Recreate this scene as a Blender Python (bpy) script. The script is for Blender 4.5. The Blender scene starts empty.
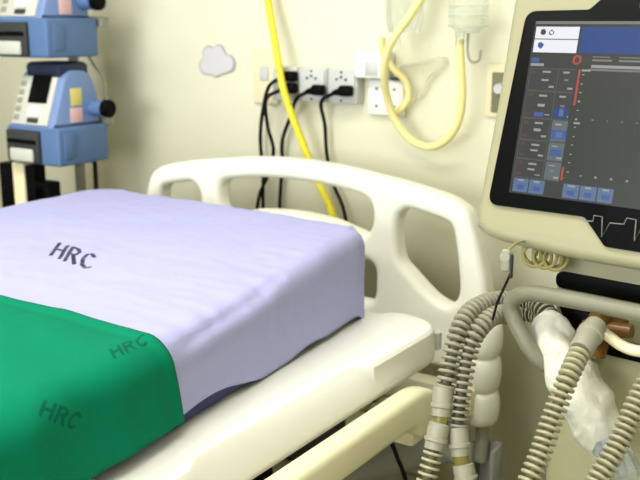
import bpy, bmesh, math, random
from mathutils import Vector, Matrix, noise
random.seed(7)
PI = math.pi
sc = bpy.context.scene
col = sc.collection

# ---------------------------------------------------------------- camera, light, exposure
cam_d = bpy.data.cameras.new('camera'); cam = bpy.data.objects.new('camera', cam_d); col.objects.link(cam)
YAW, PITCH = math.radians(33.8), math.atan(220 / 930)
cam.location = (0, 0, 1.33)
cam.rotation_euler = (PI / 2 - PITCH, 0, YAW)
cam_d.sensor_width = 36; cam_d.lens = 930 / 640 * 36
cam_d.clip_start = 0.05
cam_d.dof.use_dof = True; cam_d.dof.focus_distance = 1.32; cam_d.dof.aperture_fstop = 6.3
sc.camera = cam

w = bpy.data.worlds.new('world'); sc.world = w; w.use_nodes = True
w.node_tree.nodes['Background'].inputs[0].default_value = (1.0, 0.97, 0.88, 1)
w.node_tree.nodes['Background'].inputs[1].default_value = 0.3

def area(name, loc, size, power, colr=(1, .98, .91)):
    l = bpy.data.lights.new(name, 'AREA'); l.shape = 'RECTANGLE'; l.size, l.size_y = size
    l.energy = power; l.color = colr
    o = bpy.data.objects.new(name, l); o.location = loc; col.objects.link(o)
    return o
LAMPS = [(-1.35, 0.45, 31), (-1.2, -1.7, 26), (1.0, -0.9, 20)]
for lx, ly, pw in LAMPS:
    area('lamp_light', (lx, ly, 2.70), (2.35, 0.55), pw)

# cool fill light added behind the camera, dressed as an unseen window
wl = area('added_fill_light', (-1.3, -3.10, 1.65), (2.5, 1.35), 75, (.94, .97, 1.0)); wl.rotation_euler = (PI / 2, 0, 0)

sc.view_settings.view_transform = 'Standard'; sc.view_settings.look = 'None'
sc.view_settings.gamma = 1.0; sc.view_settings.use_curve_mapping = False
sc.view_settings.exposure = 0.45

# ---------------------------------------------------------------- materials
def lin(c):
    return tuple((v / 255 / 12.92) if v / 255 <= .04045 else ((v / 255 + .055) / 1.055) ** 2.4 for v in c) + (1,)

def mat(name, rgb, rough=.5, metal=0, emit=0, trans=0, alpha=1, bump=0, bscale=40, var=0, vscale=3, coat=0, sss=0, ior=1.45, bdist=.004, spec=.5):
    m = bpy.data.materials.new(name); m.use_nodes = True
    nt = m.node_tree; b = nt.nodes['Principled BSDF']; L = nt.links
    c = lin(rgb)
    b.inputs['Base Color'].default_value = c
    b.inputs['Roughness'].default_value = rough
    b.inputs['Metallic'].default_value = metal
    b.inputs['Transmission Weight'].default_value = trans
    b.inputs['Alpha'].default_value = alpha
    b.inputs['Coat Weight'].default_value = coat
    b.inputs['IOR'].default_value = ior
    b.inputs['Specular IOR Level'].default_value = spec
    if sss:
        b.inputs['Subsurface Weight'].default_value = sss
        b.inputs['Subsurface Scale'].default_value = .01
    if emit:
        b.inputs['Emission Color'].default_value = c
        b.inputs['Emission Strength'].default_value = emit
    if bump or var:
        tc = nt.nodes.new('ShaderNodeTexCoord')
    if bump:
        n = nt.nodes.new('ShaderNodeTexNoise'); n.inputs['Scale'].default_value = bscale; n.inputs['Detail'].default_value = 5
        bp = nt.nodes.new('ShaderNodeBump'); bp.inputs['Strength'].default_value = bump; bp.inputs['Distance'].default_value = bdist
        L.new(tc.outputs['Object'], n.inputs['Vector']); L.new(n.outputs['Fac'], bp.inputs['Height']); L.new(bp.outputs['Normal'], b.inputs['Normal'])
    if var:
        n2 = nt.nodes.new('ShaderNodeTexNoise'); n2.inputs['Scale'].default_value = vscale; n2.inputs['Detail'].default_value = 4
        mx = nt.nodes.new('ShaderNodeMix'); mx.data_type = 'RGBA'
        mx.inputs[6].default_value = tuple(v * (1 - var) for v in c[:3]) + (1,)
        mx.inputs[7].default_value = tuple(min(1, v * (1 + var)) for v in c[:3]) + (1,)
        L.new(tc.outputs['Object'], n2.inputs['Vector']); L.new(n2.outputs['Fac'], mx.inputs[0]); L.new(mx.outputs[2], b.inputs['Base Color'])
    return m

M = dict(
    wall=mat('wall_paint', (233, 231, 206), .75, bump=.15, bscale=25, var=.05, vscale=3.5),
    floor=mat('vinyl_floor', (196, 190, 160), .35, var=.08, vscale=6),
    ceiling=mat('ceiling_paint', (235, 234, 222), .9),
    base=mat('baseboard_paint', (150, 140, 110), .6),
    fixture=mat('fixture_enamel', (235, 235, 230), .5),
    added_pane=mat('added_window_glow', (225, 235, 245), .2, emit=1.0),  # glowing pane of the added fill window
    diffuser=mat('lamp_diffuser', (255, 248, 230), .5, emit=2.0),
    bedplastic=mat('bed_white_plastic', (240, 240, 234), .38, coat=.1),
    boardplastic=mat('headboard_plastic', (238, 239, 226), .42, coat=.1),
    railplastic=mat('rail_cream_plastic', (232, 228, 196), .42, coat=.1),
    navy=mat('navy_vinyl', (18, 28, 95), .45, bump=.2, bscale=120, bdist=.001),
    steel=mat('grey_painted_steel', (150, 152, 146), .45),
    chrome=mat('brushed_metal', (175, 175, 165), .3, metal=.9),
    black=mat('black_plastic', (4, 5, 6), .5, spec=.1),
    rubber=mat('black_rubber', (10, 10, 11), .6, spec=.2),
    dark=mat('dark_grey_plastic', (52, 54, 56), .5),
    grey=mat('grey_plastic', (150, 150, 134), .45),
    lgrey=mat('light_grey_plastic', (196, 198, 196), .45),
    socketgrey=mat('outlet_grey', (205, 206, 200), .5),
    cream=mat('cream_plastic', (230, 222, 186), .5),
    white=mat('white_plastic', (238, 238, 232), .45),
    pumpblue=mat('pump_blue', (86, 116, 162), .5, var=.06, vscale=20),
    pumpblue2=mat('pump_light_blue', (116, 142, 192), .5),
    pumpgrey=mat('pump_front_grey', (202, 204, 196), .5),
    yellowlabel=mat('yellow_label', (226, 214, 120), .6),
    pinklabel=mat('pink_label', (232, 190, 190), .6),
    navyplastic=mat('navy_plastic', (26, 38, 66), .5),
    hoseyellow=None,
    tubeyellow=mat('yellow_tubing', (250, 240, 168), .35, trans=.15, sss=.0),
    ventcream=mat('ventilator_cream', (154, 151, 122), .45, coat=.05),
    ventbody=mat('ventilator_body', (164, 162, 130), .5),
    handle=mat('handle_grey', (118, 118, 101), .42),
    hosegrey=mat('hose_grey', (136, 134, 114), .42, trans=.0),
    hosetan=mat('hose_tan', (158, 154, 124), .4, trans=.0),
    grooveshade=mat('hose_groove_shade', (72, 70, 56), .5),  # shade between the hose ribs, painted as a darker groove colour
    grooveshadetan=mat('hose_groove_shade_tan', (92, 86, 58), .5),  # same painted groove shade for the tan hoses
    cuff=mat('cuff_grey', (142, 141, 124), .45),
    olive=mat('olive_adaptor', (150, 142, 80), .25, trans=.5),
    amber=mat('amber_plastic', (124, 84, 32), .25, trans=.3),
    wrap=mat('plastic_wrap', (210, 209, 195), .35, trans=.08, bump=.6, bscale=45, bdist=.006, var=.05, vscale=14),
    clear=mat('clear_plastic', (226, 234, 226), .12, trans=.85, alpha=.55),
    clearblue=mat('clear_blue_plastic', (205, 220, 232), .1, trans=.85, alpha=.6),
    bagclear=mat('frosted_bag', (240, 237, 214), .5, trans=.3, alpha=.35),
    cloud=mat('cloud_sticker', (203, 202, 206), .7),
    cloudedge=mat('cloud_rim', (166, 166, 172), .7),
    platedark=mat('plate_insert', (120, 120, 92), .5),
    coil=mat('clear_yellow_tubing', (172, 164, 104), .3, trans=.2),
    greyline=mat('emblem_line', (130, 134, 134), .5),
    orange=mat('orange_lamp', (210, 110, 40), .4),
)
def scr(name, rgb, e=.29):
    m = mat(name, rgb, .3, emit=e, spec=.25); return m
# screen colours give off light
S = dict(bg=scr('screen_dark', (74, 77, 72)), tile=scr('screen_tile', (80, 82, 82)), tile2=scr('screen_tile_light', (120, 130, 136)),
         white=scr('screen_white', (236, 238, 248), .55), blue=scr('screen_blue', (48, 86, 164)), key=scr('screen_key', (112, 140, 184)),
         edge=scr('screen_edge', (100, 103, 100)), red=scr('screen_red', (214, 96, 84)), redd=scr('screen_dull_red', (118, 84, 78)), txt=scr('screen_text', (188, 192, 188)),
         mid=scr('screen_mid', (150, 152, 150)), btxt=scr('screen_blue_text', (84, 114, 190)))
for k in S:   # the glass itself is dark: only its light carries the colours
    b = S[k].node_tree.nodes['Principled BSDF']; c = b.inputs['Base Color'].default_value
    b.inputs['Base Color'].default_value = (c[0] * .12, c[1] * .12, c[2] * .12, 1)

# yellow hose with a row of dark printed marks
m = mat('yellow_hose', (232, 216, 40), .4); nt = m.node_tree; b = nt.nodes['Principled BSDF']
tc = nt.nodes.new('ShaderNodeTexCoord'); nz = nt.nodes.new('ShaderNodeTexNoise'); nz.inputs['Scale'].default_value = 90
rp = nt.nodes.new('ShaderNodeValToRGB'); rp.color_ramp.elements[0].position = .64; rp.color_ramp.elements[1].position = .7
rp.color_ramp.elements[0].color = lin((234, 220, 60)); rp.color_ramp.elements[1].color = lin((176, 156, 30))
nt.links.new(tc.outputs['Object'], nz.inputs['Vector']); nt.links.new(nz.outputs['Fac'], rp.inputs[0]); nt.links.new(rp.outputs[0], b.inputs['Base Color'])
M['hoseyellow'] = m

# ---------------------------------------------------------------- helpers
def tag(o, label=None, cat=None, group=None, kind=None):
    if label: o['label'] = label
    if cat: o['category'] = cat
    if group: o['group'] = group
    if kind: o['kind'] = kind
    return o

def world_of(o):
    m = Matrix.Identity(4)
    while o is not None:
        m = (Matrix.Translation(o.location) @ o.rotation_euler.to_matrix().to_4x4()) @ m
        o = o.parent
    return m

def empty(name, loc, rz=0):
    o = bpy.data.objects.new(name, None); col.objects.link(o)
    o.empty_display_size = .05; o.location = loc; o.rotation_euler = (0, 0, rz)
    return o

def link(name, me, mats, parent=None, smooth=True, origin=None):
    """ME holds world coordinates; the object gets its own origin, or its parent's."""
    o = bpy.data.objects.new(name, me); col.objects.link(o)
    for mm in (mats if isinstance(mats, (list, tuple)) else [mats]): me.materials.append(mm)
    if parent:
        o.parent = parent; me.transform(world_of(parent).inverted())
    else:
        vs = [v.co for v in me.vertices]
        if origin is None:
            lo = [min(v[i] for v in vs) for i in range(3)]; hi = [max(v[i] for v in vs) for i in range(3)]
            origin = ((lo[0] + hi[0]) / 2, (lo[1] + hi[1]) / 2, lo[2])
        me.transform(Matrix.Translation(-Vector(origin))); o.location = origin
    if smooth:
        me.polygons.foreach_set('use_smooth', [True] * len(me.polygons))
    me.update()
    return o

def auto(me, ang=35):
    bm = bmesh.new(); bm.from_mesh(me); bmesh.ops.recalc_face_normals(bm, faces=bm.faces)
    for e in bm.edges:
        if len(e.link_faces) == 2 and e.calc_face_angle(0) > math.radians(ang): e.smooth = False
    bm.to_mesh(me); bm.free(); return me

def finish(bm, name, mats, parent=None, T=None, ang=35, origin=None):
    if T is not None: bm.transform(T)
    me = bpy.data.meshes.new(name); bm.to_mesh(me); bm.free(); auto(me, ang)
    return link(name, me, mats, parent, origin=origin)

def bm_box(x0, y0, z0, x1, y1, z1, bev=.003, seg=2, bm=None):
    own = bm or bmesh.new()
    t = bmesh.new(); bmesh.ops.create_cube(t, size=1)
    for v in t.verts:
        v.co = Vector(((x0 + x1) / 2 + v.co.x * (x1 - x0), (y0 + y1) / 2 + v.co.y * (y1 - y0), (z0 + z1) / 2 + v.co.z * (z1 - z0)))
    if bev: bmesh.ops.bevel(t, geom=t.edges[:], offset=bev, segments=seg, affect='EDGES', profile=.5)
    tm = bpy.data.meshes.new('t'); t.to_mesh(tm); t.free(); own.from_mesh(tm); bpy.data.meshes.remove(tm)
    return own
def box(name, a, b, mats, parent=None, bev=.003, T=None, seg=2):
    return finish(bm_box(*a, *b, bev=bev, seg=seg), name, mats, parent, T)

def bm_prism(poly, d0, d1, bev=0, seg=2):
    """polygon (x, y) extruded along z from d0 to d1"""
    bm = bmesh.new(); n = len(poly)
    A = [bm.verts.new((p[0], p[1], d0)) for p in poly]; B = [bm.verts.new((p[0], p[1], d1)) for p in poly]
    bm.faces.new(A[::-1]); bm.faces.new(B)
    for i in range(n): bm.faces.new((A[i], A[(i + 1) % n], B[(i + 1) % n], B[i]))
    bmesh.ops.recalc_face_normals(bm, faces=bm.faces)
    if bev:
        es = [e for e in bm.edges if abs(e.verts[0].co.z - e.verts[1].co.z) < 1e-6]
        bmesh.ops.bevel(bm, geom=es, offset=bev, segments=seg, affect='EDGES', profile=.5)
    return bm

def fillet(poly, r, n=5):
    """round the corners of a closed polygon; r one number or one per corner"""
    out = []; N = len(poly)
    for i, p in enumerate(poly):
        p = Vector(p); a = Vector(poly[i - 1]) - p; c = Vector(poly[(i + 1) % N]) - p
        rr = r[i] if isinstance(r, (list, tuple)) else r
        k = min(rr, a.length * .48, c.length * .48)
        if k < 1e-5: out.append(tuple(p)); continue
        s = p + a.normalized() * k; e = p + c.normalized() * k
        for j in range(n + 1):
            t = j / n; out.append(tuple((1 - t) ** 2 * s + 2 * t * (1 - t) * p + t * t * e))
    return out

XZ = Matrix(((1, 0, 0, 0), (0, 0, 1, 0), (0, 1, 0, 0), (0, 0, 0, 1)))    # (x, y, d) -> (x, d, y): a polygon drawn upright
YZX = Matrix(((0, 0, 1, 0), (1, 0, 0, 0), (0, 1, 0, 0), (0, 0, 0, 1)))   # (y, z, d) -> (d, y, z)

def cr(pts, n=8, closed=False):
    """Catmull-Rom through the points"""
    P = [Vector(p) for p in pts]; out = []; N = len(P)
    for i in range(N if closed else N - 1):
        p0 = P[(i - 1) % N] if closed or i > 0 else P[0] * 2 - P[1]
        p1 = P[i]; p2 = P[(i + 1) % N]
        p3 = P[(i + 2) % N] if closed or i + 2 < N else P[-1] * 2 - P[-2]
        for j in range(n):
            t = j / n
            out.append(.5 * ((2 * p1) + (p2 - p0) * t + (2 * p0 - 5 * p1 + 4 * p2 - p3) * t * t + (3 * p1 - p0 - 3 * p2 + p3) * t ** 3))
    if not closed: out.append(P[-1])
    return out

def resample(P, step):
    L = [0]
    for a, b_ in zip(P, P[1:]): L.append(L[-1] + (b_ - a).length)
    n = max(2, int(L[-1] / step)); out = []; k = 0
    for i in range(n + 1):
        s = L[-1] * i / n
        while k < len(L) - 2 and L[k + 1] < s: k += 1
        d = L[k + 1] - L[k]
        out.append(P[k].lerp(P[k + 1], (s - L[k]) / d if d > 1e-9 else 0))
    return out, L[-1]

def bm_sweep(P, rad, seg=12, cap=True, mi=None, bm=None, sx=1, sy=1, up=None):
    """tube along the points; rad a number or f(i, s); mi f(i) the material of the ring after point i"""
    bm = bm or bmesh.new(); rings = []
    t = (P[1] - P[0]).normalized()
    nrm = t.orthogonal().normalized() if up is None else (Vector(up) - t * t.dot(Vector(up))).normalized()
    s = 0
    for i, p in enumerate(P):
        if i: s += (p - P[i - 1]).length
        t2 = ((P[i + 1] if i + 1 < len(P) else p) - (P[i - 1] if i else p)).normalized()
        nrm = (nrm - t2 * nrm.dot(t2)).normalized(); bi = t2.cross(nrm)
        r = rad(i, s) if callable(rad) else rad
        rings.append([bm.verts.new(p + (nrm * math.cos(a) * sx + bi * math.sin(a) * sy) * r) for a in [2 * PI * k / seg for k in range(seg)]])
    for i in range(len(rings) - 1):
        for k in range(seg):
            f = bm.faces.new((rings[i][k], rings[i][(k + 1) % seg], rings[i + 1][(k + 1) % seg], rings[i + 1][k]))
            if mi: f.material_index = mi(i)
    if cap: bm.faces.new(rings[0][::-1]); bm.faces.new(rings[-1])
    return bm

def tube(name, pts, r, mats, parent=None, seg=12, n=8, T=None, smooth=True, step=None):
    P = cr(pts, n) if smooth else [Vector(p) for p in pts]
    if step: P, _ = resample(P, step)
    return finish(bm_sweep(P, r, seg), name, mats, parent, T, ang=50)

def bm_lathe(p0, p1, prof, seg=20, bm=None):
    """prof: (t along p0-p1, radius)"""
    p0, p1 = Vector(p0), Vector(p1); ax = (p1 - p0); t = ax.normalized(); a = t.orthogonal().normalized(); c = t.cross(a)
    bm = bm or bmesh.new(); rings = []
    for s, r in prof:
        rings.append([bm.verts.new(p0 + ax * s + (a * math.cos(q) + c * math.sin(q)) * max(r, 1e-4)) for q in [2 * PI * k / seg for k in range(seg)]])
    for i in range(len(rings) - 1):
        for k in range(seg): bm.faces.new((rings[i][k], rings[i][(k + 1) % seg], rings[i + 1][(k + 1) % seg], rings[i + 1][k]))
    bm.faces.new(rings[0][::-1]); bm.faces.new(rings[-1])
    return bm
def lathe(name, p0, p1, prof, mats, parent=None, seg=20, T=None, ang=40):
    return finish(bm_lathe(p0, p1, prof, seg), name, mats, parent, T, ang)

def curve_plate(name, outlines, extrude, bevel, T, mats, parent=None, res=4):
    """flat plate with holes and round edges: outlines[0] outer, the rest holes, drawn in x, y"""
    cu = bpy.data.curves.new(name + '_c', 'CURVE'); cu.dimensions = '2D'; cu.fill_mode = 'BOTH'
    cu.extrude = extrude; cu.bevel_depth = bevel; cu.bevel_resolution = res; cu.offset = -bevel
    for pl in outlines:
        sp = cu.splines.new('POLY'); sp.points.add(len(pl) - 1); sp.use_cyclic_u = True
        for p, q in zip(sp.points, pl): p.co = (q[0], q[1], 0, 1)
    o = bpy.data.objects.new(name + '_c', cu); col.objects.link(o)
    dg = bpy.context.evaluated_depsgraph_get(); dg.update()
    me = bpy.data.meshes.new_from_object(o.evaluated_get(dg))
    bpy.data.objects.remove(o); bpy.data.curves.remove(cu)
    me.name = name; me.materials.clear()
    bm = bmesh.new(); bm.from_mesh(me); bmesh.ops.remove_doubles(bm, verts=bm.verts, dist=1e-5); bpy.data.meshes.remove(me)
    for f in bm.faces: f.material_index = 0
    return finish(bm, name, mats, parent, T, ang=40)

def copy_tree(o, parent=None):
    c = o.copy(); col.objects.link(c)
    if parent: c.parent = parent
    for ch in list(o.children): copy_tree(ch, c)
    return c

# ---------------------------------------------------------------- the room
WY = 2.13; XL, XR, YB, ZC = -4.6, 2.2, -3.2, 2.78
def structure(name, a, b_, m): return tag(box(name, a, b_, m, bev=0), kind='structure')
structure('floor', (XL - .1, YB - .1, -.1), (XR + .1, WY + .1, 0), M['floor'])
structure('ceiling', (XL - .1, YB - .1, ZC), (XR + .1, WY + .1, ZC + .1), M['ceiling'])
structure('wall_back', (XL - .1, WY, 0), (XR + .1, WY + .1, ZC), M['wall'])
structure('wall_left', (XL - .1, YB, 0), (XL, WY, ZC), M['wall'])
structure('wall_right', (XR, YB, 0), (XR + .1, WY, ZC), M['wall'])
structure('wall_front', (XL, YB - .1, 0), (XR, YB, ZC), M['wall'])
structure('baseboard_back', (XL, WY - .015, 0), (XR, WY, .09), M['base'])
added_win = empty('added_window_1', (-1.3, YB, .9)); added_win['kind'] = 'structure'  # unseen window added to go with the fill light
for a, b_ in (((-2.62, .90), (-2.55, 2.40)), ((-.05, .90), (.02, 2.40)), ((-2.55, 2.33), (-.05, 2.40)), ((-2.55, .90), (-.05, .97)), ((-1.33, .97), (-1.27, 2.33))):
    box('added_window_frame', (a[0], YB, a[1]), (b_[0], YB + .05, b_[1]), M['white'], added_win)
box('added_window_pane', (-2.55, YB + .02, .97), (-.05, YB + .03, 2.33), M['added_pane'], added_win, 0)
for i, (lx, ly, pw) in enumerate(LAMPS):
    r = empty('ceiling_lamp', (lx, ly, 2.72))
    tag(r, ['white recessed ceiling lamp above the hospital bed', 'white ceiling lamp beyond the foot of the bed', 'white ceiling lamp nearest the right wall, on the ventilator side'][i], 'ceiling lamp', 'ceiling lamps')
    box('frame', (lx - 1.22, ly - .32, 2.725), (lx + 1.22, ly + .32, 2.78), M['fixture'], r)
    box('diffuser', (lx - 1.18, ly - .28, 2.712), (lx + 1.18, ly + .28, 2.726), M['diffuser'], r)

# ---------------------------------------------------------------- hospital bed
CX = -1.328
bed = empty('hospital_bed', (CX, .75, 0))
tag(bed, 'white plastic hospital bed with cut-out arched headboard and lowered cream side rail', 'bed')

# mattress platform: a cross-section carried along the bed, deeper shoulder in the middle, full corner at the head
def section(y, mid, shrink):
    R = [(-.93, .733), (-.90, .741), (-.806 if mid else -.792, .744), (-.800 if mid else -.780, .7425), (-.795 if mid else -.774, .737), (-.774 if mid else -.770, .706), (-.769, .690), (-.7695, .684), (-.776, .682), (-.776, .674), (-.79, .670)]
    xc = -1.325
    R = [(x - shrink if x > -.88 else x, z) for x, z in R]
    Lf = [(2 * xc - x, z) for x, z in R[::-1]]
    return [Vector((x, y, z)) for x, z in R + Lf]
secs = [(-.40, 0, .03), (-.38, 0, .008), (-.35, 0, 0), (.85, 0, 0), (.885, 1, 0), (1.30, 1, 0), (1.325, 0, 0), (1.535, 0, 0)]
for k in range(1, 7):
    a = k / 6 * PI / 2; secs.append((1.535 + .075 * math.sin(a), 0, .075 * (1 - math.cos(a))))
bm = bmesh.new(); rings = [[bm.verts.new(v) for v in section(*s)] for s in secs]
for A, B in zip(rings, rings[1:]):
    for k in range(len(A)): bm.faces.new((A[k], A[(k + 1) % len(A)], B[(k + 1) % len(A)], B[k]))
bm.faces.new(rings[0][::-1]); bm.faces.new(rings[-1])
finish(bm, 'mattress_platform', M['bedplastic'], bed, ang=28)
for sx in (-1, 1):
    lathe('corner_roller', (-1.325 + sx * .537, 1.592, .690), (-1.325 + sx * .537, 1.592, .728), [(0, .008), (.06, .012), (.94, .012), (1, .008)], M['lgrey'], bed)

# headboard, drawn upright about its middle
half = [(.0, .995), (.128, .989), (.231, .977), (.333, .963), (.42, .946), (.455, .932), (.480, .911), (.501, .857), (.520, .792), (.531, .74), (.535, .64), (.530, .57), (.50, .545), (.25, .54)]
outer = cr([(x, z, 0) for x, z in half] + [(-x, z, 0) for x, z in half[::-1] if x > 0], 5, True)
holeC = [(.0, .944), (.09, .941), (.17, .932), (.215, .922), (.233, .900), (.233, .856), (.212, .832), (.175, .838), (.11, .854), (.0, .861)]
holeC = cr([(x, z, 0) for x, z in holeC] + [(-x, z, 0) for x, z in holeC[::-1] if x > 0], 5, True)
holeR = [(.300, .859), (.304, .888), (.318, .902), (.336, .907), (.39, .898), (.425, .889), (.441, .878), (.449, .850), (.459, .790), (.464, .739), (.459, .712), (.442, .695), (.424, .695), (.39, .712), (.338, .755), (.313, .778), (.303, .810)]
holeR = cr([(x, z, 0) for x, z in holeR], 4, True)
holeL = [Vector((-p.x, p.y, 0)) for p in holeR][::-1]
holeB = fillet([(-.246, .664), (.246, .664), (.246, .770), (-.246, .770)], .035, 6)
T = Matrix.Translation((CX, 1.88, 0)) @ XZ
hb = curve_plate('headboard', [outer, holeC, holeR, holeL, holeB], .012, .019, T, M['boardplastic'], bed)
for sx in (-1, 1):   # ribbed bumper columns at both ends
    pts = [(0, -.175)]; z = .70
    P = []
    for i in range(91):
        t = i / 90; zz = .425 + .275 * t
        k = (zz - .425) / .0817; bulge = abs(math.sin(PI * min(k, 3))) ** .28 if k < 3 else 0
        P.append((Vector((CX + sx * .527, 1.868, zz)), 0.0235 + .0155 * bulge if k < 3 else .026))
    bmx = bm_sweep([p for p, r in P], lambda i, s, P=P: P[i][1], 20, True, sx=1.0, sy=1.25, up=(1, 0, 0))
    bp = finish(bmx, 'corner_bumper', M['boardplastic'], hb, ang=60)
    lathe('bumper_post', (CX + sx * .530, 1.868, .33), (CX + sx * .530, 1.868, .43), [(0, .016), (1, .016)], M['grey'], bed)
    # square socket that takes the post
    b2 = bmesh.new(); xx = CX + sx * .540
    for (a0, a1, c0, c1) in ((-.032, -.024, -.03, .03), (.024, .032, -.03, .03), (-.024, .024, .022, .03)):
        bm_box(xx + a0, 1.868 + c0, .18, xx + a1, 1.868 + c1, .372, .0015, 1, b2)
    bm_box(xx - .024, 1.838, .18, xx + .024, 1.89, .24, .001, 1, b2)
    finish(b2, 'post_socket', M['steel'], bed)

# lowered side rail (near side) and its mirror on the far side
for sx in (-1, 1):
    pr = [(-.32, .622), (-.32, .686), (1.40, .686), (1.462, .664), (1.458, .59), (1.405, .585), (1.37, .622)]
    pl = fillet(pr, [.02, .02, .05, .03, .03, .02, .03], 6)
    T = Matrix.Translation((-1.325 + sx * .592, 0, 0)) @ YZX
    rl = finish(bm_prism(pl, -.023, .023, .014, 4), 'side_rail', M['railplastic'], bed, T, ang=40)
    for yy in (-.05, 1.425):
        xa = -1.325 + sx * .592; xb = -1.325 + sx * .50
        box('rail_arm', (min(xa, xb), yy - .025, .565), (max(xa, xb), yy + .025, .632), M['railplastic'], rl, .008)
# frame below
box('base_frame', (-1.72, -.30, .46), (-1.66, 1.84, .52), M['railplastic'], bed, .006)
box('base_frame', (-1.00, -.30, .44), (-.94, 1.20, .50), M['railplastic'], bed, .006)
box('base_cover', (-1.62, -.24, .36), (-1.02, 1.78, .42), M['railplastic'], bed, .01)
box('cross_beam', (-1.86, 1.80, .46), (-.80, 1.85, .52), M['railplastic'], bed, .006)
box('cross_beam', (-1.72, -.3, .46), (-.94, -.25, .52), M['railplastic'], bed, .006)
tube('lift_column', [(-.745, 1.60, .500), (-.80, 1.60, .475), (-1.07, 1.60, .33), (-1.35, 1.60, .18)], .042, M['steel'], bed, 20, 4)
box('control_box', (-1.10, 1.46, .425), (-1.0, 1.60, .535), M['dark'], bed, .008)
box('control_box', (-1.14, 1.22, .425), (-1.005, 1.34, .52), M['black'], bed, .008)
box('bracket', (-1.02, 1.62, .50), (-.98, 1.68, .672), M['dark'], bed, .004)
for x, y in ((-1.69, -.2), (-.97, -.2), (-1.69, 1.7), (-.97, 1.7)):
    b2 = bm_box(x - .03, y - .03, .14, x + .03, y + .03, .48, .005)
    lg = finish(b2, 'leg', M['steel'], bed)
    cs = bm_lathe((x - .016, y, .065), (x + .016, y, .065), [(0, .05), (.1, .063), (.9, .063), (1, .05)], 24)
    bm_box(x - .028, y - .02, .06, x - .018, y + .02, .15, .002, 1, cs); bm_box(x + .018, y - .02, .06, x + .028, y + .02, .15, .002, 1, cs)
    bm_box(x - .028, y - .02, .132, x + .028, y + .02, .15, .002, 1, cs)
    finish(cs, 'caster', M['dark'], lg)

# black cables hanging under the bed
tag(tube('black_cable', [(-.885, 1.50, .664), (-.879, 1.50, .61), (-.860, 1.495, .575), (-.837, 1.49, .535), (-.813, 1.49, .487), (-.790, 1.49, .43), (-.775, 1.49, .30), (-.77, 1.49, .008)], .0045, M['rubber'], None, 8),
    'thin black cable hanging beneath the bed platform behind the cream side rail', 'cable')

# ---------------------------------------------------------------- mattress and cloths
X0, X1, Y0, Y1, ZT, PR = -1.868, -.876, -.34, 1.70, .880, .075
def skew(x, y):
    return y - ss(.9, 1.7, y) * (.055 + .075 * (x + 1.37) / .5) + .055 * ss(.9, 1.7, y) * (1 if x < -1.37 else 0) * 0 + .03 * ss(.9, 1.7, y)
def ss(a, b_, x):
    t = min(1, max(0, (x - a) / (b_ - a))); return t * t * (3 - 2 * t)
def rise(x, y):   # the head end is raised a little
    return ss(.95, 1.7, y) * (.017 + .014 * (x + 1.37) / .5)
def shear(x, y):
    k = (x + 1.37) / (X1 + 1.37)
    return x - max(0, k) * .095 * (y - .9) if y > .3 else x + max(0, k) * .057
def drape(u, v, off, flare=0.0, e0=.027):
    """flat cloth coordinates to a place on the mattress box, with the outward normal"""
    e = e0 + off; P = PR + off
    cx = min(max(u, X0 + PR), X1 - PR); cy = min(v, Y1 - PR)
    dx, dy = u - cx, v - cy; d = math.hypot(dx, dy)
    if d < 1e-9: return Vector((u, v, ZT + off)), Vector((0, 0, 1))
    nx, ny = dx / d, dy / d
    f0 = P - e
    if d <= f0: R, z, a = d, 0, 0
    elif d <= f0 + e * PI / 2: a = (d - f0) / e; R = f0 + e * math.sin(a); z = e * (1 - math.cos(a))
    else: a = PI / 2; rest = d - f0 - e * PI / 2; R = P + rest * flare; z = e + rest
    return Vector((cx + nx * R, cy + ny * R, ZT + off - z)), Vector((nx * math.sin(a), ny * math.sin(a), math.cos(a)))

# navy mattress under the sheet
def mattress_fn(u, v):
    p, n = drape(u, v, 0)
    p.z += rise(p.x, p.y) * ss(.76, .86, p.z)
    p.x, p.y = shear(p.x, p.y), skew(p.x, p.y)
    return p
HANG = PR - .027 + .027 * PI / 2 + .1045
bm = bmesh.new()
nu, nv = 150, 190
ul = [X0 + PR - HANG + (X1 - X0 - 2 * PR + 2 * HANG) * i / nu for i in range(nu + 1)]
vl = [Y0 + (Y1 - PR + HANG - Y0) * j / nv for j in range(nv + 1)]
gv = [[bm.verts.new(mattress_fn(u, v)) for u in ul] for v in vl]
for j in range(nv):
    for i in range(nu): bm.faces.new((gv[j][i], gv[j][i + 1], gv[j + 1][i + 1], gv[j + 1][i]))
loop = gv[0] + [r[-1] for r in gv[1:]] + gv[-1][-2::-1] + [r[0] for r in gv[-2:0:-1]]
for v in loop: v.co.z = max(v.co.z, .7475)
low = [bm.verts.new((v.co.x, v.co.y, .7475)) for v in gv[0]]
bm.faces.new(loop[::-1])
for v in low: bm.verts.remove(v)
mt = tag(finish(bm, 'mattress', M['navy'], None, None, 50), 'navy blue vinyl mattress under the lavender sheet, showing as a dark sliver', 'mattress')

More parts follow.
